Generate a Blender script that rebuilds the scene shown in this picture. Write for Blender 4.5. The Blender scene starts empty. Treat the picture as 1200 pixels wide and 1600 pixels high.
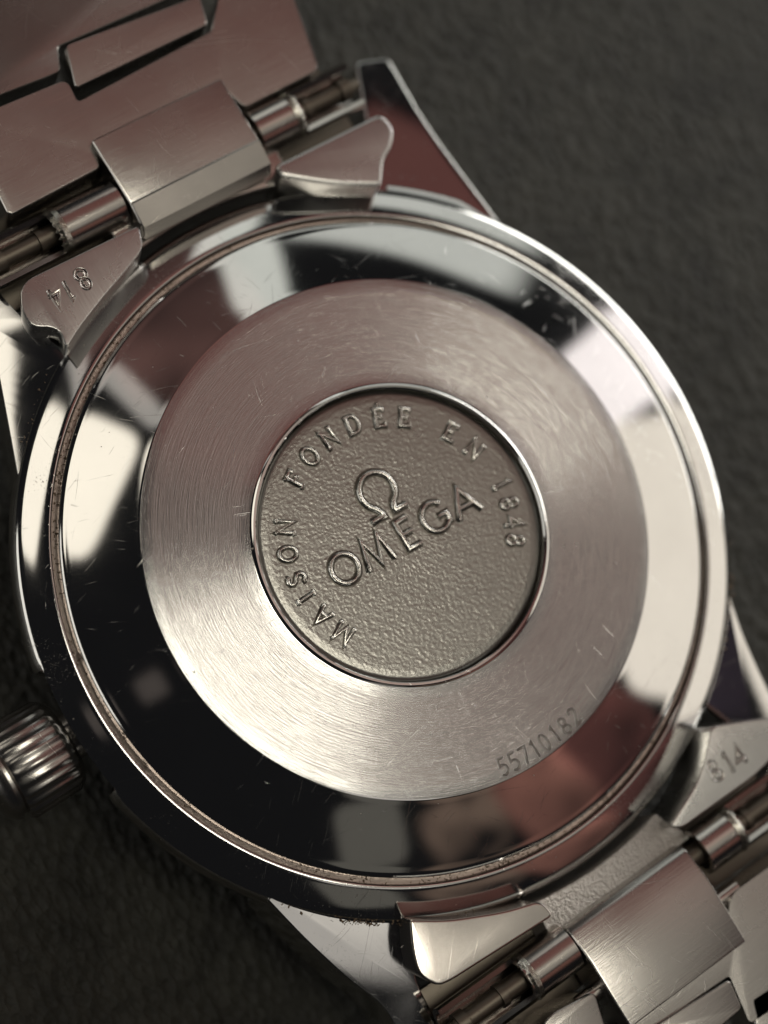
# A steel wristwatch lying face down, back of the case towards the camera.
# Units: 1 Blender unit = 1 millimetre. World axes: X from crown side (-) to the other side (+),
# Y along the bracelet, Z up out of the case back; Z = 0 is the flat brushed ring of the case back.
import bpy, bmesh, math, random
from mathutils import Vector, Matrix

random.seed(7)
sc = bpy.context.scene
sc.unit_settings.scale_length = 0.001
COL = sc.collection

# ------------------------------------------------------------------ camera
CAM = Vector((-31.2592, -1.8579, 84.6559))
RT = Vector((0.80624174, -0.52348167, 0.2755743)).normalized()
UP = Vector((0.48165308, 0.85131893, 0.20800574)).normalized()
BK = RT.cross(UP).normalized()
UP = BK.cross(RT).normalized()
cd = bpy.data.cameras.new('camera')
cam = bpy.data.objects.new('camera', cd)
COL.objects.link(cam)
m = Matrix.Identity(4)
for i in range(3):
    m[i][0], m[i][1], m[i][2], m[i][3] = RT[i], UP[i], BK[i], CAM[i]
cam.matrix_world = m
cd.sensor_fit = 'VERTICAL'
cd.sensor_height = 24.0
cd.sensor_width = 18.0
cd.lens = 45.0
cd.clip_start = 5.0
cd.clip_end = 3000.0
cd.dof.use_dof = True
cd.dof.focus_distance = 88.0
cd.dof.aperture_fstop = 0.0145
sc.camera = cam
F_PX = 3000.0


def at(px, py, z):
    """point of the photograph's ray that lies at height z, in millimetres"""
    d = RT * ((px - 600) / F_PX) + UP * (-(py - 800) / F_PX) - BK
    t = (z - CAM.z) / d.z
    p = CAM + d * t
    return (p.x, p.y)


# ------------------------------------------------------------------ world and lamps
w = bpy.data.worlds.new('World')
sc.world = w
w.use_nodes = True
w.node_tree.nodes['Background'].inputs[0].default_value = (0.024, 0.024, 0.026, 1)
w.node_tree.nodes['Background'].inputs[1].default_value = 0.35
sc.view_settings.view_transform = 'Standard'
sc.view_settings.look = 'None'
sc.view_settings.exposure = 0.18
sc.view_settings.gamma = 1


def lamp(name, tilt, az, dt, da, radiance, col, dist=420.0, shape='RECTANGLE', soft=0.35, mottle=0.0):
    """area lamp towards (tilt from the vertical, azimuth), dt x da degrees large, facing the watch"""
    t, a = math.radians(tilt), math.radians(az)
    d = Vector((math.sin(t) * math.cos(a), math.sin(t) * math.sin(a), math.cos(t)))
    ld = bpy.data.lights.new(name, 'AREA')
    ld.shape = shape
    sx = 2 * dist * math.tan(math.radians(da) / 2)
    sy = 2 * dist * math.tan(math.radians(dt) / 2)
    ld.size, ld.size_y = sx, sy
    ld.energy = math.pi * sx * sy * radiance * (math.pi / 4 if shape in ('ELLIPSE', 'DISK') else 1)
    ld.color = col
    if soft > 0:
        # a window or a lit surface fades towards its rounded border
        ld.use_nodes = True
        nt = ld.node_tree
        em = nt.nodes['Emission']
        g = nt.nodes.new('ShaderNodeNewGeometry')
        sp = nt.nodes.new('ShaderNodeSeparateXYZ')
        nt.links.new(g.outputs['Parametric'], sp.inputs[0])

        def mth(op, a, b=None, clamp=False):
            n = nt.nodes.new('ShaderNodeMath'); n.operation = op; n.use_clamp = clamp
            for i, v in enumerate((a, b)):
                if v is None: continue
                if isinstance(v, (int, float)): n.inputs[i].default_value = v
                else: nt.links.new(v, n.inputs[i])
            return n.outputs[0]
        us = [mth('POWER', mth('ABSOLUTE', mth('MULTIPLY', mth('SUBTRACT', sp.outputs[i], 0.5), 2.0)), 5.0) for i in (0, 1)]
        f = mth('MULTIPLY', mth('SUBTRACT', 1.0, mth('ADD', us[0], us[1])), 1.0 / soft, True)
        if mottle > 0:
            nz = nt.nodes.new('ShaderNodeTexNoise'); nz.inputs['Scale'].default_value = 1.3; nz.inputs['Detail'].default_value = 1.0
            nt.links.new(g.outputs['Parametric'], nz.inputs['Vector'])
            k = mth('ADD', 0.25, mth('MULTIPLY', mth('SUBTRACT', nz.outputs['Fac'], 0.5 - 0.15 / mottle), 2.6 * mottle), True)
            f = mth('MULTIPLY', f, k)
        nt.links.new(f, em.inputs['Strength'])
    o = bpy.data.objects.new(name, ld)
    COL.objects.link(o)
    z = d
    x = Vector((-math.sin(a), math.cos(a), 0))
    y = z.cross(x)
    mm = Matrix.Identity(4)
    for i in range(3):
        mm[i][0], mm[i][1], mm[i][2], mm[i][3] = x[i], y[i], z[i], d[i] * dist
    o.matrix_world = mm
    return o


lamp('window_lamp_left', 42.5, 121, 15, 23, 1.4, (1.0, 0.92, 0.78))
lamp('window_strip_left', 45, 97, 17, 4, 0.42, (1.0, 0.94, 0.86))
lamp('window_lamp_top', 71, 44, 18, 44, 0.66, (0.95, 0.97, 0.90), soft=0.7)
lamp('window_lamp_top_end', 58, 64, 21, 9, 0.75, (0.96, 0.98, 0.90))
lamp('window_lamp_pink', 68, 5, 23, 12, 1.35, (1.0, 0.92, 0.91))
lamp('window_lamp_right', 66, -22, 27, 38, 1.05, (1.0, 0.91, 0.79), soft=0.2)
lamp('low_fill_right', 80, 8, 7, 50, 8.5, (1.0, 0.98, 0.92))  # added fill without a known source, set low to light the table
lamp('low_window_left', 78, 160, 20, 46, 1.1, (1.0, 0.96, 0.88))
lamp('ceiling_lamp', 4, -62, 23, 10, 7.6, (1.0, 0.935, 0.79))
lamp('wood_bounce_right', 54, -52, 23, 15, 0.12, (1.0, 0.36, 0.30), mottle=1)
lamp('wood_bounce_lower_right', 52, -67, 22, 14, 0.24, (1.0, 0.44, 0.33), soft=0.9, mottle=1)
lamp('brown_bounce_bottom', 46, -84, 15, 14, 0.14, (1.0, 0.68, 0.50), soft=0.8, mottle=2)
lamp('wood_bounce_top', 50, 80, 25, 26, 0.12, (1.0, 0.50, 0.42), mottle=1)
lamp('wood_bounce_upper_right', 45, 42, 14, 16, 0.12, (1.0, 0.38, 0.32))
lamp('wood_bounce_ceiling', 27, 38, 24, 50, 0.17, (1.0, 0.42, 0.35), soft=0.2)
lamp('grey_bounce_ceiling', 24, -30, 22, 44, 0.30, (1.0, 0.93, 0.80), soft=0.3)
lamp('grey_bounce_lower', 26, -92, 11, 17, 0.50, (1.0, 0.94, 0.86))
lamp('grey_bounce_bottom', 40, -105, 13, 11, 0.10, (1.0, 0.94, 0.80))
lamp('violet_bounce_right', 45, -32, 12, 12, 0.06, (0.85, 0.60, 0.85), mottle=2)
lamp('taupe_bounce_left', 30, 178, 6, 5, 0.11, (1.0, 0.84, 0.74), soft=1.6)


# ------------------------------------------------------------------ materials
def new_mat(name):
    mt = bpy.data.materials.new(name)
    mt.use_nodes = True
    return mt, mt.node_tree, mt.node_tree.nodes['Principled BSDF']


def N(nt, typ, **kw):
    n = nt.nodes.new(typ)
    for k, v in kw.items():
        if k.startswith('i_'):
            n.inputs[int(k[2:]) if k[2:].isdigit() else k[2:]].default_value = v
        else:
            setattr(n, k, v)
    return n


def L(nt, a, b):
    nt.links.new(a, b)


def math_node(nt, op, a, b=None, clamp=False):
    n = N(nt, 'ShaderNodeMath', operation=op)
    n.use_clamp = clamp
    for i, v in enumerate((a, b)):
        if v is None:
            continue
        if isinstance(v, (int, float)):
            n.inputs[i].default_value = v
        else:
            L(nt, v, n.inputs[i])
    return n.outputs[0]


def scratches(nt, coord, layers, seed=0.0):
    """thin broken straight lines in several directions, 0..1; layers = (angle, along, across, threshold)"""
    wn = N(nt, 'ShaderNodeTexNoise'); wn.inputs['Scale'].default_value = 0.22; wn.inputs['Detail'].default_value = 1.0
    L(nt, coord, wn.inputs['Vector'])
    va = N(nt, 'ShaderNodeVectorMath', operation='SUBTRACT'); L(nt, wn.outputs['Color'], va.inputs[0]); va.inputs[1].default_value = (.5, .5, .5)
    vb = N(nt, 'ShaderNodeVectorMath', operation='SCALE'); L(nt, va.outputs[0], vb.inputs[0]); vb.inputs['Scale'].default_value = 1.6
    vc = N(nt, 'ShaderNodeVectorMath', operation='ADD'); L(nt, coord, vc.inputs[0]); L(nt, vb.outputs[0], vc.inputs[1])
    coord = vc.outputs[0]
    total = None
    for k, (ang, along, across, thr) in enumerate(layers):
        mp = N(nt, 'ShaderNodeMapping')
        mp.inputs['Rotation'].default_value = (0, 0, math.radians(ang))
        mp.inputs['Location'].default_value = (seed + 3.7 * k, seed * 2 + 1.9 * k, 0)
        L(nt, coord, mp.inputs['Vector'])
        # bend the line a little
        ml = N(nt, 'ShaderNodeMapping')
        ml.inputs['Scale'].default_value = (along, across, 1)
        L(nt, mp.outputs[0], ml.inputs['Vector'])
        nz = N(nt, 'ShaderNodeTexNoise')
        nz.inputs['Scale'].default_value = 1.0
        nz.inputs['Detail'].default_value = 0.6
        L(nt, ml.outputs[0], nz.inputs['Vector'])
        a = math_node(nt, 'SUBTRACT', nz.outputs['Fac'], thr)
        a = math_node(nt, 'MULTIPLY', a, 14.0, True)
        mk = N(nt, 'ShaderNodeTexNoise'); mk.inputs['Scale'].default_value = 0.55; mk.inputs['Detail'].default_value = 2
        L(nt, mp.outputs[0], mk.inputs['Vector'])
        mm_ = math_node(nt, 'MULTIPLY', math_node(nt, 'SUBTRACT', mk.outputs['Fac'], 0.42), 8.0, True)
        a = math_node(nt, 'MULTIPLY', a, mm_)
        total = a if total is None else math_node(nt, 'MAXIMUM', total, a)
    return total


def steel(name, base, rough, brush=None, scratch=0.5, grain=0.0, tangent=None, aniso=0.0, spots=0.0,
          dirt=0.0, layers=None, noise_rough=0.1):
    mt, nt, bs = new_mat(name)
    bs.inputs['Metallic'].default_value = 1.0
    tc = N(nt, 'ShaderNodeTexCoord')
    co = tc.outputs['Object']
    heights = []
    if brush == 'circle':
        sp = N(nt, 'ShaderNodeSeparateXYZ'); L(nt, co, sp.inputs[0])
        r2 = math_node(nt, 'ADD', math_node(nt, 'MULTIPLY', sp.outputs[0], sp.outputs[0]),
                       math_node(nt, 'MULTIPLY', sp.outputs[1], sp.outputs[1]))
        r = math_node(nt, 'SQRT', r2)
        nx = math_node(nt, 'DIVIDE', sp.outputs[0], r)
        ny = math_node(nt, 'DIVIDE', sp.outputs[1], r)
        cb = N(nt, 'ShaderNodeCombineXYZ')
        L(nt, math_node(nt, 'MULTIPLY', nx, 6.0), cb.inputs[0])
        L(nt, math_node(nt, 'MULTIPLY', ny, 6.0), cb.inputs[1])
        L(nt, math_node(nt, 'MULTIPLY', r, 24.0), cb.inputs[2])
        nz = N(nt, 'ShaderNodeTexNoise'); nz.inputs['Scale'].default_value = 1.0
        nz.inputs['Detail'].default_value = 3.0
        L(nt, cb.outputs[0], nz.inputs['Vector'])
        line = nz.outputs['Fac']
        heights.append((line, 0.011))
    elif brush in ('x', 'y'):
        mp = N(nt, 'ShaderNodeMapping')
        mp.inputs['Scale'].default_value = (0.5, 14, 3) if brush == 'x' else (14, 0.5, 3)
        L(nt, co, mp.inputs['Vector'])
        nz = N(nt, 'ShaderNodeTexNoise'); nz.inputs['Scale'].default_value = 1.0
        nz.inputs['Detail'].default_value = 3.0
        L(nt, mp.outputs[0], nz.inputs['Vector'])
        line = nz.outputs['Fac']
        heights.append((line, 0.008))
    else:
        line = None
    if scratch > 0:
        lay = layers or [(20, .07, 26, .77), (75, .2, 36, .775), (128, .09, 28, .77), (160, .35, 40, .765), (48, .8, 44, .775)]
        sx = scratches(nt, co, lay, seed=len(name) * 1.3)
        heights.append((sx, 0.0020 * scratch))
    else:
        sx = None
    if grain > 0:
        vo = N(nt, 'ShaderNodeTexNoise'); vo.inputs['Scale'].default_value = 6.5
        vo.inputs['Detail'].default_value = 4.0; vo.inputs['Roughness'].default_value = 0.62
        L(nt, co, vo.inputs['Vector'])
        heights.append((vo.outputs['Fac'], grain))
    h = None
    for s, k in heights:
        v = math_node(nt, 'MULTIPLY', s, k)
        h = v if h is None else math_node(nt, 'ADD', h, v)
    if h is not None:
        bp = N(nt, 'ShaderNodeBump'); bp.inputs['Strength'].default_value = 1.0
        bp.inputs['Distance'].default_value = 1.0
        L(nt, h, bp.inputs['Height'])
        L(nt, bp.outputs[0], bs.inputs['Normal'])
    # roughness: smudges plus a little from the lines
    sm = N(nt, 'ShaderNodeTexNoise'); sm.inputs['Scale'].default_value = 0.35; sm.inputs['Detail'].default_value = 5
    L(nt, co, sm.inputs['Vector'])
    rr = math_node(nt, 'ADD', math_node(nt, 'MULTIPLY', sm.outputs['Fac'], noise_rough), rough - noise_rough * 0.5)
    if sx is not None:
        rr = math_node(nt, 'ADD', rr, math_node(nt, 'MULTIPLY', sx, 0.12 * min(scratch, 2)))
    # base colour with faint tone changes, pits and dirt
    mx = N(nt, 'ShaderNodeMix'); mx.data_type = 'RGBA'
    mx.inputs[6].default_value = (*[c * 0.86 for c in base], 1)
    mx.inputs[7].default_value = (*base, 1)
    L(nt, line if line is not None else sm.outputs['Fac'], mx.inputs[0])
    colr = mx.outputs[2]
    if scratch > 0:
        # dust specks and tiny pits
        vs = N(nt, 'ShaderNodeTexVoronoi'); vs.inputs['Scale'].default_value = 1.5
        L(nt, co, vs.inputs['Vector'])
        sc_ = N(nt, 'ShaderNodeSeparateXYZ'); L(nt, vs.outputs['Color'], sc_.inputs[0])
        rad_ = math_node(nt, 'MULTIPLY', math_node(nt, 'POWER', sc_.outputs[0], 4.0), 0.085)
        fs = math_node(nt, 'MULTIPLY', math_node(nt, 'SUBTRACT', rad_, vs.outputs['Distance']), 60.0, True)
        m3 = N(nt, 'ShaderNodeMix'); m3.data_type = 'RGBA'
        L(nt, math_node(nt, 'MULTIPLY', fs, 0.8), m3.inputs[0]); L(nt, colr, m3.inputs[6])
        m3.inputs[7].default_value = (0.42, 0.39, 0.34, 1)
        colr = m3.outputs[2]
        rr = math_node(nt, 'ADD', rr, math_node(nt, 'MULTIPLY', fs, 0.45))
        L(nt, math_node(nt, 'SUBTRACT', 1.0, math_node(nt, 'MULTIPLY', fs, 0.55)), bs.inputs['Metallic'])
    if dirt > 0 or spots > 0:
        dn = N(nt, 'ShaderNodeTexNoise'); dn.inputs['Scale'].default_value = 9.0 if spots else 4.0
        dn.inputs['Detail'].default_value = 5; dn.inputs['Roughness'].default_value = .7
        L(nt, co, dn.inputs['Vector'])
        big = N(nt, 'ShaderNodeTexNoise'); big.inputs['Scale'].default_value = 0.25
        L(nt, co, big.inputs['Vector'])
        amt = max(dirt, spots)
        f = math_node(nt, 'SUBTRACT', math_node(nt, 'ADD', dn.outputs['Fac'], math_node(nt, 'MULTIPLY', big.outputs['Fac'], 0.5)), 0.98 - 0.25 * amt)
        f = math_node(nt, 'MULTIPLY', f, 9.0, True)
        f = math_node(nt, 'MULTIPLY', f, 0.85)
        m2 = N(nt, 'ShaderNodeMix'); m2.data_type = 'RGBA'
        L(nt, f, m2.inputs[0]); L(nt, colr, m2.inputs[6])
        m2.inputs[7].default_value = (0.085, 0.060, 0.045, 1)
        colr = m2.outputs[2]
        rr = math_node(nt, 'ADD', rr, math_node(nt, 'MULTIPLY', f, 0.5))
        L(nt, math_node(nt, 'SUBTRACT', 1.0, math_node(nt, 'MULTIPLY', f, 0.6)), bs.inputs['Metallic'])
    L(nt, colr, bs.inputs['Base Color'])
    L(nt, rr, bs.inputs['Roughness'])
    if aniso > 0:
        bs.inputs['Anisotropic'].default_value = aniso
        bs.inputs['Anisotropic Rotation'].default_value = 0.25
        tn = N(nt, 'ShaderNodeTangent', direction_type='RADIAL', axis=tangent)
        L(nt, tn.outputs[0], bs.inputs['Tangent'])
    return mt


ST = (0.66, 0.655, 0.64)
M = {}
M['polished'] = steel('polished_steel', ST, 0.065, scratch=0.8, noise_rough=0.05, spots=0.0)
M['polished_dirty'] = steel('polished_steel_worn', ST, 0.07, scratch=0.6, spots=0.35, noise_rough=0.06)
M['groove'] = steel('groove_steel_grimy', (0.42, 0.355, 0.32), 0.30, scratch=0.3, spots=0.6, grain=0.012)
M['ring'] = steel('circular_brushed_steel', (0.62, 0.62, 0.615), 0.215, brush='circle', scratch=0.6, tangent='Z', aniso=0.9,
                  layers=[(20, .16, 24, .755), (75, .2, 26, .76), (128, .16, 22, .755), (160, .22, 26, .76), (100, .3, 26, .75)])
M['medal'] = steel('sandblasted_steel', (0.33, 0.325, 0.305), 0.28, scratch=0.0, grain=0.012, noise_rough=0.04)
M['letter'] = steel('letter_steel', (0.72, 0.71, 0.67), 0.17, scratch=0.0, noise_rough=0.05, grain=0.01)
M['brush_x'] = steel('brushed_steel_along', (0.50, 0.485, 0.465), 0.26, brush='x', scratch=0.5, aniso=0.5, tangent='Y')
M['brush_y'] = steel('brushed_steel_across', (0.58, 0.575, 0.565), 0.28, brush='y', scratch=0.4, aniso=0.5, tangent='X')
M['satin'] = steel('satin_steel', (0.56, 0.53, 0.50), 0.2, scratch=0.5, spots=0.1)
M['lug'] = steel('lug_steel_polished', ST, 0.07, scratch=0.6, spots=0.18)
M['dark'] = steel('tarnished_dark_steel', (0.17, 0.15, 0.125), 0.45, scratch=0.2, dirt=0.3)  # for the spring bar, and as painted shade in the end link gaps
M['frosted'] = steel('frosted_rough_steel', (0.60, 0.56, 0.52), 0.3, scratch=0.9, grain=0.16, spots=0.15)
M['engrave'] = steel('engraved_steel', (0.38, 0.36, 0.34), 0.3, scratch=0.0, noise_rough=0.05)
M['letter_shade'] = steel('dark_patina_steel', (0.13, 0.12, 0.105), 0.4, scratch=0.0, grain=0.01)  # shade along the foot of the raised letters, put into the colour
M['torn'] = steel('torn_bright_steel', (0.80, 0.78, 0.72), 0.18, scratch=0.0, grain=0.03)


def leather():
    mt, nt, bs = new_mat('black_grained_leather')
    tc = N(nt, 'ShaderNodeTexCoord')
    co = tc.outputs['Object']
    mp = N(nt, 'ShaderNodeMapping'); mp.inputs['Rotation'].default_value = (0, 0, math.radians(40))
    mp.inputs['Scale'].default_value = (1.0, 0.62, 1)
    L(nt, co, mp.inputs['Vector'])
    a = N(nt, 'ShaderNodeTexNoise'); a.inputs['Scale'].default_value = 2.6; a.inputs['Detail'].default_value = 6
    a.inputs['Roughness'].default_value = .68
    L(nt, mp.outputs[0], a.inputs['Vector'])
    b = N(nt, 'ShaderNodeTexVoronoi'); b.inputs['Scale'].default_value = 2.2
    L(nt, mp.outputs[0], b.inputs['Vector'])
    c = N(nt, 'ShaderNodeTexNoise'); c.inputs['Scale'].default_value = 0.12; c.inputs['Detail'].default_value = 3
    L(nt, co, c.inputs['Vector'])
    h = math_node(nt, 'ADD', math_node(nt, 'MULTIPLY', a.outputs['Fac'], 1.1), math_node(nt, 'MULTIPLY', b.outputs['Distance'], 1.1))
    h = math_node(nt, 'ADD', h, math_node(nt, 'MULTIPLY', c.outputs['Fac'], 1.0))
    bp = N(nt, 'ShaderNodeBump'); bp.inputs['Distance'].default_value = 1.0; bp.inputs['Strength'].default_value = 1.0
    L(nt, h, bp.inputs['Height']); L(nt, bp.outputs[0], bs.inputs['Normal'])
    mx = N(nt, 'ShaderNodeMix'); mx.data_type = 'RGBA'
    mx.inputs[6].default_value = (0.040, 0.039, 0.034, 1); mx.inputs[7].default_value = (0.13, 0.128, 0.108, 1)
    d_ = N(nt, 'ShaderNodeTexNoise'); d_.inputs['Scale'].default_value = 0.33; d_.inputs['Detail'].default_value = 6
    d_.inputs['Roughness'].default_value = .65
    L(nt, co, d_.inputs['Vector'])
    fm = math_node(nt, 'MULTIPLY', math_node(nt, 'SUBTRACT', d_.outputs['Fac'], 0.20), 2.0, True)
    L(nt, math_node(nt, 'MULTIPLY', math_node(nt, 'ADD', a.outputs['Fac'], 0.25), fm), mx.inputs[0]); L(nt, mx.outputs[2], bs.inputs['Base Color'])
    bs.inputs['Roughness'].default_value = 0.24
    bs.inputs['Specular IOR Level'].default_value = 0.5
    return mt


# ------------------------------------------------------------------ mesh helpers
def link(name, bm, mat, parent=None, smooth=35, mats=None):
    me = bpy.data.meshes.new(name)
    bmesh.ops.recalc_face_normals(bm, faces=bm.faces)
    bm.to_mesh(me)
    bm.free()
    for mm_ in (mats or [mat]):
        me.materials.append(mm_)
    me.shade_smooth()
    if smooth is not None:
        me.set_sharp_from_angle(angle=math.radians(smooth))
    o = bpy.data.objects.new(name, me)
    COL.objects.link(o)
    if parent:
        o.parent = parent
    return o


def lathe(profile, seg=256, mats=None, modify=None, cx=0.0, cy=0.0, close_in=False, close_out=False):
    """revolve (r, z) points round Z; mats gives a slot per profile segment"""
    bm = bmesh.new()
    rows = []
    for (r, z) in profile:
        if r < 1e-6:
            rows.append([bm.verts.new((cx, cy, z))] * seg)
            continue
        row = []
        for k in range(seg):
            a = 2 * math.pi * k / seg
            rr, zz = (r, z) if modify is None else modify(r, z, a)
            row.append(bm.verts.new((cx + rr * math.cos(a), cy + rr * math.sin(a), zz)))
        rows.append(row)
    for i in range(len(rows) - 1):
        for k in range(seg):
            k2 = (k + 1) % seg
            vs = [rows[i][k], rows[i][k2], rows[i + 1][k2], rows[i + 1][k]]
            u = []
            for v in vs:
                if v not in u:
                    u.append(v)
            if len(u) > 2:
                f = bm.faces.new(u)
                if mats:
                    f.material_index = mats[i]
    return bm


def smooth_poly(pts, rad=0.4, n=5):
    """round the corners of a closed outline; a point may carry its own radius as a third number"""
    out = []
    c = len(pts)
    for i in range(c):
        p = Vector(pts[i][:2]); a = Vector(pts[i - 1][:2]); b = Vector(pts[(i + 1) % c][:2])
        r = pts[i][2] if len(pts[i]) > 2 else rad
        da, db = a - p, b - p
        t = min(r, da.length * .45, db.length * .45)
        if t < 0.02:
            out.append((p.x, p.y)); continue
        s, e = p + da.normalized() * t, p + db.normalized() * t
        for k in range(n + 1):
            u = k / n
            q = s * (1 - u) ** 2 + p * 2 * u * (1 - u) + e * u * u
            out.append((q.x, q.y))
    return out


def plate_bm(outline, z, thick, bevel=0.12, seg=3, zf=None, draft=0.0):
    """solid plate: outline (x, y) at height z (or zf(x, y)), with rounded edges top"""
    bm = bmesh.new()
    top = [bm.verts.new((x, y, z if zf is None else zf(x, y))) for x, y in outline]
    f = bm.faces.new(top)
    f.normal_update()
    if f.normal.z < 0:
        f.normal_flip()
    res = bmesh.ops.extrude_face_region(bm, geom=[f])
    vs = [g for g in res['geom'] if isinstance(g, bmesh.types.BMVert)]
    bmesh.ops.translate(bm, verts=vs, vec=(0, 0, -thick))
    for v_ in vs:
        if draft:
            k_ = draft / max(1e-6, math.hypot(v_.co.x, v_.co.y))
            v_.co.x -= v_.co.x * k_
            v_.co.y -= v_.co.y * k_
    # the original face stays on top
    if bevel > 0:
        low = set(vs)
        ed = [e for e in bm.edges if e.verts[0] not in low and e.verts[1] not in low]
        bmesh.ops.bevel(bm, geom=ed, offset=bevel, segments=seg, profile=0.6, affect='EDGES', clamp_overlap=True)
    return bm


def prism_x(profile, x0, x1, bevel=0.1, seg=2):
    """solid with a (y, z) outline swept from x0 to x1"""
    bm = bmesh.new()
    a = [bm.verts.new((x0, y, z)) for y, z in profile]
    b = [bm.verts.new((x1, y, z)) for y, z in profile]
    bm.faces.new(a); bm.faces.new(list(reversed(b)))
    n = len(profile)
    for i in range(n):
        bm.faces.new((a[i], a[(i + 1) % n], b[(i + 1) % n], b[i]))
    bmesh.ops.recalc_face_normals(bm, faces=bm.faces)
    if bevel > 0:
        ed = [e for e in bm.edges if len(e.link_faces) == 2 and e.calc_face_angle(0) > math.radians(28)]
        bmesh.ops.bevel(bm, geom=ed, offset=bevel, segments=seg, profile=0.6, affect='EDGES', clamp_overlap=True)
    return bm


def rod_into(bm, p, q, rings, seg=20):
    """turned pin from p to q; rings = (fraction along, radius)"""
    p, q = Vector(p), Vector(q)
    d = (q - p)
    z = d.normalized()
    x = z.orthogonal().normalized(); y = z.cross(x)
    prev = None
    first = last = None
    for t, r in rings:
        c = p + d * t
        row = [bm.verts.new(c + x * (r * math.cos(2 * math.pi * k / seg)) + y * (r * math.sin(2 * math.pi * k / seg))) for k in range(seg)]
        if prev:
            for k in range(seg):
                bm.faces.new((prev[k], prev[(k + 1) % seg], row[(k + 1) % seg], row[k]))
        else:
            first = row
        prev = row
    bm.faces.new(list(reversed(first))); bm.faces.new(prev)


def arc_tube(bm, cy, cz, r_out, r_in, x0, x1, a0, a1, n=20, jag=0.0):
    """part of a tube round an X axis: outer and inner wall, ends closed; angles from +Y towards +Z"""
    def ring(x, r, j=0):
        out = []
        for k in range(n + 1):
            a = math.radians(a0 + (a1 - a0) * k / n)
            out.append(bm.verts.new((x + (random.uniform(-j, j) if j else 0), cy + r * math.cos(a), cz + r * math.sin(a))))
        return out
    A, B = ring(x0, r_out, jag), ring(x1, r_out, jag)
    C, D = ring(x0, r_in, jag), ring(x1, r_in, jag)
    for k in range(n):
        bm.faces.new((A[k], A[k + 1], B[k + 1], B[k]))
        bm.faces.new((C[k], D[k], D[k + 1], C[k + 1]))
        bm.faces.new((A[k], C[k], C[k + 1], A[k + 1]))
        bm.faces.new((B[k], B[k + 1], D[k + 1], D[k]))
    if abs(a1 - a0) < 359:
        for k in (0, n):
            bm.faces.new((A[k], B[k], D[k], C[k]))


# ------------------------------------------------------------------ lettering
def arc(cx, cy, rx, ry, a0, a1, n=14):
    return [(cx + rx * math.cos(math.radians(a0 + (a1 - a0) * k / n)), cy + ry * math.sin(math.radians(a0 + (a1 - a0) * k / n))) for k in range(n + 1)]


# every glyph: (advance width, strokes), height 1
SERIF = {
    'M': (1.0, [[(.10, 0), (.14, 1), (.5, .12), (.86, 1), (.90, 0)], [(0, 0), (.2, 0)], [(.8, 0), (1, 0)], [(.04, 1), (.16, 1)], [(.84, 1), (.96, 1)]]),
    'A': (.86, [[(.10, 0), (.43, 1), (.76, 0)], [(.22, .36), (.64, .36)], [(0, 0), (.2, 0)], [(.66, 0), (.86, 0)]]),
    'I': (.34, [[(.17, 0), (.17, 1)], [(.02, 0), (.32, 0)], [(.02, 1), (.32, 1)]]),
    'S': (.56, [[(.50, .84), (.42, .96), (.26, 1), (.10, .92), (.06, .74), (.16, .60), (.38, .48), (.52, .34), (.50, .14), (.36, .01), (.18, .0), (.04, .14)], [(.50, .98), (.50, .80)], [(.04, .02), (.04, .2)]]),
    'O': (.82, [arc(.41, .5, .38, .5, 90, 450, 26)]),
    'N': (.86, [[(.12, 0), (.12, 1), (.74, .02), (.74, 1)], [(0, 0), (.26, 0)], [(.0, 1), (.14, 1)], [(.62, 1), (.86, 1)]]),
    'F': (.64, [[(.14, 0), (.14, 1), (.60, 1), (.60, .82)], [(.14, .52), (.44, .52)], [(.44, .62), (.44, .42)], [(0, 0), (.3, 0)], [(0, 1), (.14, 1)]]),
    'D': (.80, [[(.14, 0), (.14, 1)] , [(.0, 1), (.14, 1), (.38, 1)] + arc(.38, .5, .38, .5, 84, -90, 12) + [(.0, 0)]]),
    'E': (.66, [[(.14, 0), (.14, 1)], [(0, 1), (.60, 1), (.60, .82)], [(0, 0), (.62, 0), (.64, .2)], [(.14, .52), (.44, .52)], [(.44, .62), (.44, .42)]]),
    '1': (.36, [[(.18, 0), (.18, 1), (.04, .86)], [(.02, 0), (.34, 0)]]),
    '8': (.56, [arc(.28, .74, .20, .25, -90, 270, 18), arc(.28, .25, .25, .25, 90, 450, 18)]),
    '4': (.60, [[(.44, 0), (.44, 1), (.02, .30), (.60, .30)], [(.32, 0), (.56, 0)]]),
}
SERIF['É'] = (.66, SERIF['E'][1] + [[(.30, 1.14), (.44, 1.32)]])
SANS = {
    'O': (1.0, [arc(.5, .5, .48, .5, 90, 450, 30)]),
    'M': (1.05, [[(.02, 0), (.22, 1), (.52, .06), (.82, 1), (1.02, 0)]]),
    'E': (.56, [[(.54, 1), (.06, 1), (.06, 0), (.56, 0)], [(.06, .52), (.48, .52)]]),
    'G': (.98, [arc(.5, .5, .48, .5, 42, 318, 26) + [(.92, .17), (.92, .46), (.60, .46)]]),
    'A': (.96, [[(.02, 0), (.48, 1), (.94, 0)], [(.2, .34), (.76, .34)]]),
    '5': (.56, [[(.48, 1), (.12, 1), (.08, .56), (.28, .62), (.46, .52), (.52, .32), (.44, .1), (.26, 0), (.06, .06)]]),
    '7': (.54, [[(.02, 1), (.52, 1), (.20, 0)]]),
    '1': (.30, [[(.06, .84), (.20, 1), (.20, 0)]]),
    '0': (.56, [arc(.28, .5, .24, .5, 90, 450, 20)]),
    '8': SERIF['8'],
    '2': (.56, [[(.06, .78), (.14, .94), (.30, 1), (.46, .90), (.48, .70), (.36, .48), (.04, 0), (.54, 0)]]),
    '4': (.60, [[(.42, 0), (.42, 1), (.02, .30), (.58, .30)]]),
}
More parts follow.
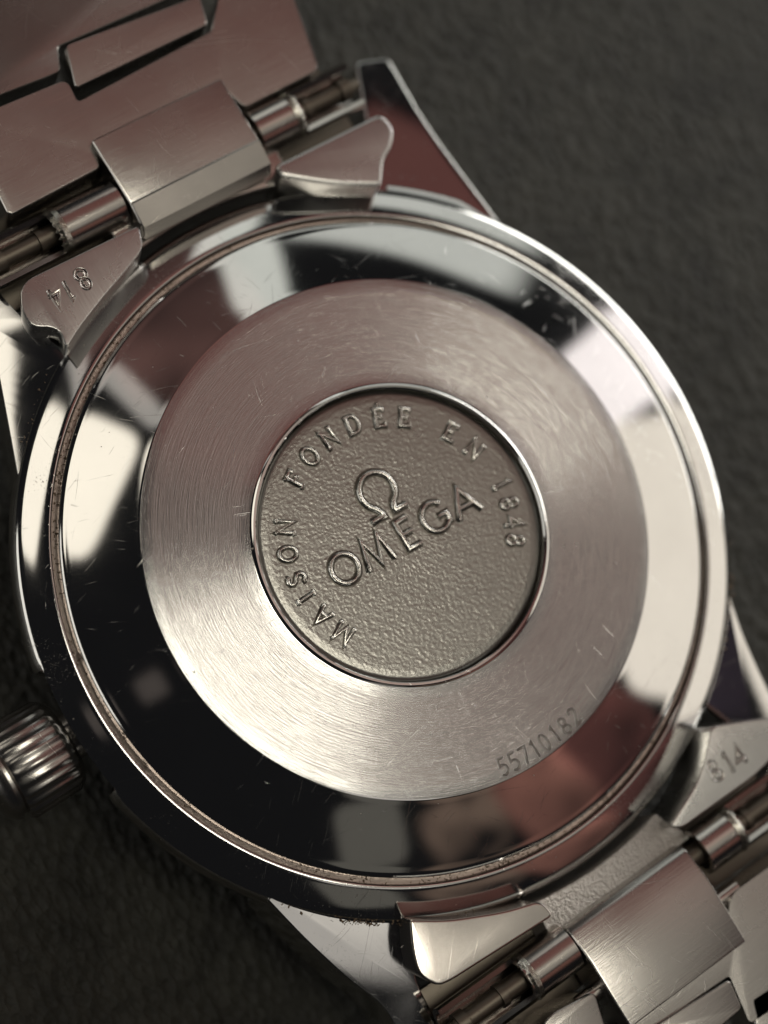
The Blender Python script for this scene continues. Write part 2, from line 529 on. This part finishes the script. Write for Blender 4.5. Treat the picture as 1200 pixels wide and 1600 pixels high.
ROUND = [(-1.1, 0), (-.95, .5), (-.68, .88), (-.25, 1), (.25, 1), (.68, .88), (.95, .5), (1.1, 0)]
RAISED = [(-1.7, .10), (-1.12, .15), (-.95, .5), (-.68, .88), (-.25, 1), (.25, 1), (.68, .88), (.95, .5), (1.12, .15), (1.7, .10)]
CUT = [(-1.9, 0), (-1.3, 1.0), (-.9, .9), (-.15, -.6), (.15, -.6), (.9, .9), (1.3, 1.0), (1.9, 0)]


def stroke_into(bm, pts, rad, hgt, prof=ROUND, base=0.0):
    closed = (Vector(pts[0]) - Vector(pts[-1])).length < 1e-6
    P = [Vector(p) for p in (pts[:-1] if closed else pts)]
    n = len(P)
    rows = []
    for i in range(n):
        a = P[i - 1] if (i > 0 or closed) else None
        b = P[(i + 1) % n] if (i < n - 1 or closed) else None
        d1 = (P[i] - a).normalized() if a is not None else None
        d2 = (b - P[i]).normalized() if b is not None else None
        if d1 is None: t, s = d2, 1.0
        elif d2 is None: t, s = d1, 1.0
        else:
            t = d1 + d2
            if t.length < 0.2:
                t = d1; s = 1.0
            else:
                t.normalize()
                s = min(1.0 / max(t.dot(d1), 0.35), 2.2)
        nrm = Vector((-t.y, t.x))
        rows.append([bm.verts.new((P[i].x + nrm.x * u * rad * s, P[i].y + nrm.y * u * rad * s, base + h * hgt)) for u, h in prof])
    m_ = len(prof)
    rng = n if closed else n - 1
    for i in range(rng):
        A, B = rows[i], rows[(i + 1) % n]
        for k in range(m_ - 1):
            f_ = bm.faces.new((A[k], A[k + 1], B[k + 1], B[k]))
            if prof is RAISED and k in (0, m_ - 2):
                f_.material_index = 1  # outermost faces take the painted shade
    if not closed:
        for i, sgn in ((0, -1), (n - 1, 1)):
            j = 1 if i == 0 else n - 2
            d = (P[i] - P[j]).normalized()
            tip = bm.verts.new((P[i].x + d.x * rad * .8, P[i].y + d.y * rad * .8, base))
            for k in range(m_ - 1):
                f_ = bm.faces.new((rows[i][k], rows[i][k + 1], tip))
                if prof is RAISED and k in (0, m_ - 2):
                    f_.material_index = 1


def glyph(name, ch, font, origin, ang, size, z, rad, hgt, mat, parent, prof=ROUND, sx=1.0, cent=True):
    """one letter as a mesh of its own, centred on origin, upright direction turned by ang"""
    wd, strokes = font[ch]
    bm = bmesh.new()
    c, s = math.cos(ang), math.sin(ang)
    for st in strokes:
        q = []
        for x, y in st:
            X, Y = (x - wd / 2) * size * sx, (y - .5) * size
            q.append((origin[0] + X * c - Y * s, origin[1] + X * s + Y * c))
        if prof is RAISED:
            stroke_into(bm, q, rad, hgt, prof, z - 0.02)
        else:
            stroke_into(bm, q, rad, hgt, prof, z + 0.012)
    return link(name, bm, mat, parent, smooth=60, mats=[mat, M['letter_shade']] if prof is RAISED else None)


# ------------------------------------------------------------------ surface under the watch
bm = bmesh.new()
ZS = -10.5
v = [bm.verts.new(p) for p in ((-700, -700, ZS), (700, -700, ZS), (700, 700, ZS), (-700, 700, ZS))]
bm.faces.new(v)
surf = link('table_surface', bm, leather())
surf['kind'] = 'structure'
surf['label'] = 'black grained leather surface under the watch'

# ------------------------------------------------------------------ the watch
watch = bpy.data.objects.new('wristwatch', None)
COL.objects.link(watch)
watch.empty_display_size = 5
watch['label'] = 'steel wristwatch lying face down, scratched case back with raised medallion, metal bracelet'
watch['category'] = 'wristwatch'

# case back: brushed flat ring, polished sloping band, rounded lip
R_IN, R_FLAT = 7.28, 12.5
prof = [(7.02, -0.42), (7.05, -0.02), (7.10, 0.035), (7.20, 0.045), (7.28, 0.0), (7.36, -0.02)]
mats = [1, 1, 1, 1, 1]
nr = 8
for k in range(1, nr + 1):
    prof.append((7.36 + (12.44 - 7.36) * k / nr, -0.02 + 0.02 * (k / nr))); mats.append(0)
prof += [(12.52, -0.03)]; mats += [1]
nb = 14
for k in range(1, nb + 1):
    u = k / nb
    r = 12.52 + (15.62 - 12.52) * u
    z = -0.03 - 1.14 * (0.86 * u + 0.14 * u * u)
    prof.append((r, z)); mats.append(1)
prof += [(15.72, -1.20), (15.84, -1.27), (15.92, -1.38), (15.94, -1.95)]; mats += [1, 1, 1, 1]
back = link('case_back', lathe(prof, 384, mats), None, watch, 30, [M['ring'], M['polished']])
back['label'] = 'round case back with circular brushed ring and scratched polished band'

# medallion: sand blasted disc in the middle
from mathutils import noise as mnoise
ZM = -0.24
NR, NS = 150, 620


def blast(x, y):
    """sand blasted grain, in mm"""
    n1 = mnoise.noise(Vector((x * 6.3, y * 6.3, 3.1)))
    n2 = mnoise.noise(Vector((x * 12.0, y * 12.0, 8.7)))
    return 0.0048 * n1 + 0.0072 * n2


vco = [(0, 0, ZM)]
for i in range(1, NR + 1):
    r = 6.78 * i / NR
    k_ = 1.0 if i < NR - 3 else max(0, (NR - i) / 3.0)
    zz = ZM - (0.02 * max(0, r - 6.5) / .28)
    for j in range(NS):
        a = 2 * math.pi * j / NS
        x, y = r * math.cos(a), r * math.sin(a)
        vco.append((x, y, zz + k_ * blast(x, y)))
fac = [(0, 1 + j, 1 + (j + 1) % NS) for j in range(NS)]
for i in range(NR - 1):
    p0, p1 = 1 + i * NS, 1 + (i + 1) * NS
    for j in range(NS):
        j2 = (j + 1) % NS
        fac.append((p0 + j, p1 + j, p1 + j2, p0 + j2))
last = 1 + (NR - 1) * NS
for r, z in ((6.92, -0.30), (7.0, -0.40), (7.02, -0.5)):
    st_ = len(vco)
    for j in range(NS):
        a = 2 * math.pi * j / NS
        vco.append((r * math.cos(a), r * math.sin(a), z))
    for j in range(NS):
        j2 = (j + 1) % NS
        fac.append((last + j, st_ + j, st_ + j2, last + j2))
    last = st_
me = bpy.data.meshes.new('medallion')
me.from_pydata(vco, [], fac)
me.materials.append(M['medal'])
me.shade_smooth()
medal = bpy.data.objects.new('medallion', me)
COL.objects.link(medal); medal.parent = watch
medal['label'] = 'grey sandblasted medallion with raised emblem and lettering'
txt = [('M', -153.2), ('A', -166.0), ('I', -177.6), ('S', 172.8), ('O', 160.3), ('N', 147.4), ('F', 123.4), ('O', 109.8),
       ('N', 96.4), ('D', 82.6), ('É', 68.8), ('E', 56.0), ('E', 31.8), ('N', 17.2), ('1', -4.8), ('8', -14.6), ('4', -24.2), ('8', -33.2)]
for ch, a in txt:
    r = 5.66
    aa = math.radians(a)
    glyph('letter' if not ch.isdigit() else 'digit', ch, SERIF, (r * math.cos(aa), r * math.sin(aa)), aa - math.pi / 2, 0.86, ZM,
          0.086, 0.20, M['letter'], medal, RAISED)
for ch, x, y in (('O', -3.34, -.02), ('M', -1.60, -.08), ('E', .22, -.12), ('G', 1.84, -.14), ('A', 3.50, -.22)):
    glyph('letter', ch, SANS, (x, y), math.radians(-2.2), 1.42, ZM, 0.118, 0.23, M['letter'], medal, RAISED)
# the emblem above the name
bm = bmesh.new()
ox, oy, s_ = 0.02, 2.16, 0.96
pts = [(-1.02, -1.08), (-.34, -1.08), (-.36, -.86)] + arc(0, .18, .92, .94, 236, -56, 30) + [(.36, -.86), (.34, -1.08), (1.02, -1.08)]
c, s = math.cos(math.radians(-2)), math.sin(math.radians(-2))
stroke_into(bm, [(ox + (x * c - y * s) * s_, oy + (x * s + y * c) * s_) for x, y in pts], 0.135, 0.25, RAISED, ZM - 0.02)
link('emblem', bm, M['letter'], medal, 60, [M['letter'], M['letter_shade']])

# serial number cut into the brushed ring
for ch, a in zip('55710182', (-99.0, -96.1, -93.2, -90.4, -87.5, -84.3, -81.2, -77.8)):
    aa = math.radians(a)
    glyph('digit', ch, SANS, (11.86 * math.cos(aa), 11.86 * math.sin(aa)), aa + math.pi / 2, 0.80, -0.002, 0.030, 0.034,
          M['engrave'], back, CUT)


# case body: groove, polished sloping back ring, barrel side with the crown recess
def crown_notch(r, z, a):
    d = abs(math.degrees(math.atan2(math.sin(a - math.pi), math.cos(a - math.pi))))
    if z < -1.98 and d < 10.5 and r > 15:
        k = min(1, (10.5 - d) / 1.2)
        return r - 0.55 * k, z
    return r, z


prof = [(15.80, -2.1), (15.95, -1.93), (16.18, -1.90), (16.22, -1.66), (16.24, -1.53), (16.28, -1.48), (16.34, -1.46), (16.42, -1.475)]
mats = [1, 1, 2, 2, 2, 2, 2]
for k in range(1, 9):
    u = k / 8
    prof.append((16.42 + 1.18 * u, -1.475 - 0.36 * u - 0.08 * u * u)); mats.append(0)
prof += [(17.68, -1.97), (17.80, -2.08), (17.90, -2.24), (17.98, -2.46), (18.03, -2.75), (17.98, -3.2), (17.4, -4.1), (17.1, -5.2), (17.0, -7.6), (16.2, -8.8), (14.6, -9.6), (0, -9.7)]
mats += [0] * 12
body = link('case_body', lathe(prof, 384, mats, crown_notch), None, watch, 30, [M['polished_dirty'], M['groove'], M['polished']])


# ------------------------------------------------------------------ lugs
def lug(corner_pts, slope_dir, label, slope=0.225, start=16.3, mat='lug'):
    """corner_pts: outline (x, y); the top face falls away from the case"""
    dx, dy = slope_dir
    def zf(x, y):
        r = math.hypot(x, y)
        return -2.02 - slope * max(0.0, (x * dx + y * dy) - start)
    out = smooth_poly(corner_pts, 0.25, 4)
    b = plate_bm(out, 0, 4.6, 0.26, 4, zf)
    o = link('lug', b, M[mat], watch, 25)
    if label:
        o['label'] = label
    return o


def ring_arc(r, a0, a1, n=10):
    return [(r * math.cos(math.radians(a0 + (a1 - a0) * k / n)), r * math.sin(math.radians(a0 + (a1 - a0) * k / n)), 0) for k in range(n + 1)]


RL = 17.55


def P3(*pts):
    return [at(x, y, z) + (r,) for x, y, z, r in pts]


lug(ring_arc(RL, 59, 38.5) + P3((780, 345, -2.1, .1), (738, 287, -2.5, 1), (692, 226, -3.1, 1), (657, 176, -3.6, 1), (632, 132, -4.0, 1), (606, 90, -4.5, .35), (552, 98, -4.6, .5)) + [(11.3, 19, .3)],
    (.3, .95), 'upper right lug with dark reddish reflection', start=14.3)
lug(ring_arc(RL, 139, 120) + [(-9.7, 17.6, .5), (-9.9, 19, .3), (-10.2, 22.5, .4), (-12.9, 22.5, .5), (-13.6, 19.5, 1)] + P3((-22, 500, -3.4, 1), (2, 610, -2.7, 1), (28, 742, -2.1, .1)),
    (-.85, .53), 'left lug with bright cream reflection and dirt specks', slope=0.36, start=17.3)
lug(ring_arc(RL, -119, -141.5) + P3((417, 1406, -2.1, .1), (475, 1467, -2.4, 1), (538, 1526, -2.8, 1), (600, 1572, -3.2, 1)) + [(-11.9, -19.9, 1), (-12.3, -22.5, .5), (-10.1, -22.5, .4), (-10.0, -17.9, .5)],
    (-.50, -.86), 'lower lug with plain grey reflection', slope=0.20)
lug(ring_arc(RL, -37.5, -57) + [(11.2, -18, .3), (11.6, -22.5, .4), (14.0, -22.5, .5), (14.0, -19, 1)] + P3((1235, 1130, -3.1, 1), (1198, 1062, -2.7, 1), (1165, 990, -2.3, 1), (1143, 928, -2.05, .1)),
    (.55, -.83), 'right lug with dark violet reflection')


bm = bmesh.new()
prev = None
for k in range(25):
    a = math.radians(57.5 - 18.5 * k / 24)
    t_ = min(1, (24 - k) / 9 + .08)
    row = [bm.verts.new((r * math.cos(a), r * math.sin(a), z)) for r, z in ((17.5, -1.93), (17.5 + .12 * t_, -1.95), (17.55 + .62 * t_, -2.0 - .16 * t_), (17.55 + .72 * t_, -2.1 - .22 * t_), (17.55 + .74 * t_, -2.6))]
    if prev:
        for j in range(4):
            bm.faces.new((prev[j], prev[j + 1], row[j + 1], row[j]))
    prev = row
ledge = link('lug_ledge', bm, M['lug'], watch, 30)

# packed grime in the seams: far too many crumbs to count
bm = bmesh.new()


def crumb(x, y, z, sz):
    m4 = Matrix.Translation((x, y, z)) @ Matrix.Rotation(random.uniform(0, 6.3), 4, 'Z') @ Matrix.Diagonal((sz * random.uniform(.6, 1.8), sz * random.uniform(.5, 1), sz * random.uniform(.3, .7), 1))
    r_ = bmesh.ops.create_icosphere(bm, subdivisions=1, radius=1.0, matrix=m4)
    for v_ in r_['verts']:
        v_.co += Vector((random.uniform(-1, 1), random.uniform(-1, 1), random.uniform(-1, 1))) * sz * .25


for k in range(420):
    a = math.radians(random.choice([random.gauss(118, 16), random.gauss(150, 14), random.gauss(-60, 22), random.gauss(-100, 15), random.uniform(-180, 180)]))
    r = random.uniform(15.92, 16.2)
    crumb(r * math.cos(a), r * math.sin(a), -1.90, random.uniform(.02, .06))
for k in range(330):
    a = math.radians(random.choice([random.gauss(124, 6), random.gauss(-122, 6), random.gauss(-126, 5), random.gauss(-40, 5)]))
    r = random.uniform(17.55, 18.1)
    crumb(r * math.cos(a), r * math.sin(a), -2.03 - .22 * (r - 17.5), random.uniform(.02, .075))
gm, gnt, gbs = new_mat('brown_grime')
gbs.inputs['Base Color'].default_value = (0.16, 0.115, 0.075, 1)
gbs.inputs['Roughness'].default_value = 0.8
grime = link('grime', bm, gm, watch, None)
grime['kind'] = 'stuff'

# ------------------------------------------------------------------ end links
def A(pts, z):
    out = []
    for p in pts:
        x, y = at(p[0], p[1], z)
        out.append((x, y) + tuple(p[2:]))
    return out


def lift(x, y, z0, z1):
    """slide a point along the line of sight from height z0 to z1"""
    p = Vector((x, y, z0))
    d = CAM - p
    q = p + d * ((z1 - z0) / d.z)
    return q.x, q.y


def end_link(side, wings, body_out, cy, windows, solids, x_span, label):
    root = bpy.data.objects.new('end_link', None)
    COL.objects.link(root); root.parent = watch
    root['label'] = label
    for pts, z in wings:
        b = plate_bm(smooth_poly(A(pts, z), .3, 6), z, 2.6, 0.30, 4, None, 0.3)
        link('wing', b, M['brush_y' if side > 0 or pts[0][0] > 900 else 'satin'], root, 25)
    b = plate_bm(smooth_poly(body_out, .3, 5), -1.75, 4.5, 0.35, 3)
    link('centre_block', b, M['frosted' if side < 0 else 'satin'], root, 25)
    cz = CZ
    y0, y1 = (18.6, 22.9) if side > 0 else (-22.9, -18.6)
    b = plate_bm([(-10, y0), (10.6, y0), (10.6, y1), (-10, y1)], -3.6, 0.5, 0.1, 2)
    link('gap_shade_sheet', b, M['dark'], root, 25)  # dark sheet added to paint the gaps under the tubes as shade
    for x0, x1 in solids:
        bm = bmesh.new()
        arc_tube(bm, cy, cz, 1.22, 0.95, x0, x1, 0, 360, 32)
        link('tube', bm, M['satin'], root, 40)
    for x0, x1 in windows:
        bm = bmesh.new()
        a0, a1 = (-200, 42) if side > 0 else (138, 380)
        arc_tube(bm, cy, cz, 1.22, 0.95, x0, x1, a0, a1, 26)
        link('open_tube', bm, M['satin'], root, 40)
    bm = bmesh.new()
    xa, xb = x_span
    rod_into(bm, (xa, cy, cz + .1), (xb, cy, cz + .1), [(0, .30), (.03, .42), (.03, .62), (.055, .62), (.055, .46), (.14, .46), (.14, .60), (.155, .60), (.155, .52),
                                           (.845, .52), (.845, .60), (.86, .60), (.86, .46), (.945, .46), (.945, .62), (.97, .62), (.97, .42), (1, .30)], 24)
    link('spring_bar', bm, M['dark'], root, 40)
    return root


CZ = -1.75
TW_L = [(217, 352, .25), (224, 388, .4), (196, 424, .6), (158, 468, .8), (122, 515, .5), (104, 545, .35), (96, 520, .3), (80, 511, .5), (50, 511, 1.0), (33, 484, .8), (32, 452, .8), (44, 436, .4)]
TW_R = [(430, 258, .25), (596, 176, .6), (617, 200, .8), (613, 228, .7), (600, 248, .5), (597, 290, .3), (520, 289, 1.), (437, 275, .4)]
top_body = ring_arc(18.35, 103, 73) + [(5.6, 20.0, .3), (-3.9, 20.0, .3)]
el = end_link(1, [(TW_L, -0.6), (TW_R, -0.6)], top_body, 20.55, [(-10.2, -6.5), (7.3, 10.8)], [(-6.5, -3.0), (4.8, 7.3)], (-10.4, 11.1),
              'upper end link with a torn tube opening and stamped number')
for ch, (x, y), a in (('8', at(130, 436, -.6), 182), ('1', at(108, 454, -.6), 178), ('4', at(87, 466, -.6), 184)):
    glyph('digit', ch, SANS, (x, y), math.radians(a - 2), 0.98, -0.6, 0.058, 0.045, M['satin'], el, CUT)

BW_L = [(640, 1437, .2), (700, 1438, 1.5), (790, 1424, 1.5), (845, 1407, .4), (866, 1430, .3), (706, 1532, .5), (686, 1541, .6), (655, 1526, .8), (645, 1490, .6)]
BW_R = [(1046, 1292, .3), (1095, 1215, 1.0), (1112, 1135, .3), (1150, 1128, .5), (1215, 1120, 1.0), (1230, 1160, .8), (1180, 1212, .5), (1066, 1294, .3)]
bot_body = ring_arc(18.35, -101, -77) + [(5.1, -19.8, .3), (-3.7, -19.8, .3)]
el = end_link(-1, [(BW_L, -0.6), (BW_R, -0.6)], bot_body, -20.55, [(-10.2, -6.0), (7.2, 10.9)], [(-6.0, -3.2), (4.9, 7.2)], (-10.4, 11.1),
              'lower end link with stamped number beside the serial number edge')
for ch, (x, y), a in (('8', at(1117, 1204, -.6), 0), ('1', at(1138, 1193, -.6), -2), ('4', at(1155, 1180, -.6), 3)):
    glyph('digit', ch, SANS, (x, y), math.radians(a), 0.98, -0.6, 0.058, 0.045, M['satin'], el, CUT)

# torn bright edges of the tube openings
for cx_, cy_, cz_, sgn in ((-6.3, 20.55, CZ, 1), (7.1, 20.55, CZ, 1), (-5.8, -20.55, CZ, -1), (7.0, -20.55, CZ, -1)):
    bm = bmesh.new()
    prev = None
    n = 18
    for k in range(n + 1):
        a = math.radians(20 + 150 * k / n)
        e = 0.10 + 0.28 * abs(math.sin(k * 1.7)) * (1 if cx_ < 0 and sgn > 0 else .5)
        row = []
        for dx_, rr in ((-e if cx_ < 0 else e, 1.16), (-.02, 1.30), (.25 if cx_ < 0 else -.25, 1.24)):
            row.append(bm.verts.new((cx_ + dx_, cy_ + sgn * rr * math.cos(a), cz_ + rr * math.sin(a) + .02)))
        if prev:
            for j in range(2):
                bm.faces.new((prev[j], prev[j + 1], row[j + 1], row[j]))
        prev = row
    bmesh.ops.solidify(bm, geom=bm.faces[:], thickness=0.08)
    link('torn_edge', bm, M['torn'], watch, 25)


# ------------------------------------------------------------------ bracelet
def bracelet_link(profile, x0, x1, label=None, mat='brush_x', name='centre_link', bevel=.14):
    o = link(name, prism_x(profile, x0, x1, bevel, 3), M[mat], watch, 25)
    if label:
        o['label'] = label
    return o


# first centre links (each with a folded lip towards the case)
bracelet_link([(23.4, -0.3), (19.95, -0.3), (18.8, -0.62), (18.45, -1.3), (18.5, -3.2), (23.4, -3.2)], -2.9, 4.4)
bracelet_link([(19.90, -0.28), (19.80, -0.33), (18.75, -0.62), (18.4, -1.3), (18.28, -1.3), (18.62, -0.54), (19.80, -0.23)], -2.84, 4.36, name='folded_lip', mat='satin', bevel=0.0)
zb = -1.95
bracelet_link([(-19.6, -2.2), (-19.65, -1.0), (-19.95, -0.7), (-21.5, -0.3), (-25.0, -0.3), (-25.0, -3.2), (-19.6, -3.2)], -3.1, 4.1)


def row_plate(outline_px, z, thick=2.6, label=None, name='outer_link', zf=None):
    b = plate_bm(smooth_poly(A(outline_px, z), .2, 5), z, thick, 0.28, 3, zf)
    o = link(name, b, M['brush_x'], watch, 25)
    if label:
        o['label'] = label
    return o


Z1 = -0.75
row_plate([(14, 338, .35), (157, 262, .25), (150, 240, .15), (350, 140, .15), (383, 168, .25), (500, 108, .45), (440, -60, .4), (344, -20, .3), (330, 48, .2), (122, 158, .2), (105, 122, .5), (-60, 190, .3)], Z1,
          label='wide first link of the upper bracelet, reddish brown reflection')
Z2 = -0.55
row_plate([(102, 70, .25), (312, -8, .2), (325, 38, .25), (118, 138, .25)], Z2, name='centre_link')
row_plate([(-80, 170, .2), (96, 108, .3), (92, 66, .2), (325, -28, .2), (330, -160, .3), (-140, 0, .3)], -1.2, zf=lambda x, y: -1.2 - 0.20 * (y - 27) + 0.07 * x,
          label='second wide link of the upper bracelet, dark reflection')
row_plate([(960, 1618, .2), (1150, 1475, .2), (1136, 1452, .2), (1142, 1398, .5), (1260, 1312, .4), (1360, 1480, .4), (1172, 1600, .3), (1140, 1524, .2), (1010, 1612, .2)], -0.9)
row_plate([(1012, 1610, .25), (1140, 1530, .25), (1160, 1576, .25), (1060, 1660, .2)], -0.7, name='centre_link')
row_plate([(860, 1585, .4), (930, 1548, .4), (958, 1640, .2), (900, 1680, .3), (820, 1640, .3)], -1.0)
row_plate([(1170, 1560, .3), (1260, 1500, .3), (1300, 1600, .3), (1190, 1640, .3)], -0.9)
# pins that join the first links
for xa, xb in ((-3.9, -2.3), (6.2, 4.6)):
    bm = bmesh.new()
    rod_into(bm, (xa - .5, -23.0, -1.6), (xb - .5, -23.0, -1.6), [(0, .3), (.04, .42), (1, .42)], 20)
    link('link_pin', bm, M['satin'], watch, 40)

# ------------------------------------------------------------------ crown
crown = bpy.data.objects.new('crown', None)
COL.objects.link(crown); crown.parent = watch
crown['label'] = 'ribbed winding crown at the left side'
bm = bmesh.new()
cyc, czc = 0.0, -4.9
seg = 26 * 8
rows = []
for x, r, fl in ((-17.75, 1.9, 0), (-17.95, 2.15, .3), (-18.25, 2.36, 1), (-20.6, 2.40, 1), (-20.85, 2.25, .4), (-20.95, 1.95, 0), (-21.1, 1.95, 0), (-21.15, 2.1, 0), (-21.4, 2.05, 0), (-21.75, 1.7, 0), (-21.95, 1.0, 0)):
    row = []
    for k in range(seg):
        a = 2 * math.pi * k / seg
        ph = math.cos(a * 26)
        q = r + fl * (0.06 * (ph if ph > -.2 else -.2 + (ph + .2) * .3)) - fl * .06
        row.append(bm.verts.new((x, cyc + q * math.cos(a), czc + q * math.sin(a))))
    if rows:
        p_ = rows[-1]
        for k in range(seg):
            bm.faces.new((p_[k], p_[(k + 1) % seg], row[(k + 1) % seg], row[k]))
    rows.append(row)
bm.faces.new(rows[0]); bm.faces.new(list(reversed(rows[-1])))
link('crown_knob', bm, M['brush_x'], crown, 40)
bm = bmesh.new()
rod_into(bm, (-16.4, cyc, czc), (-17.9, cyc, czc), [(0, 1.5), (.35, 1.5), (.4, 1.15), (1, 1.15)], 40)
link('crown_tube', bm, M['satin'], crown, 40)
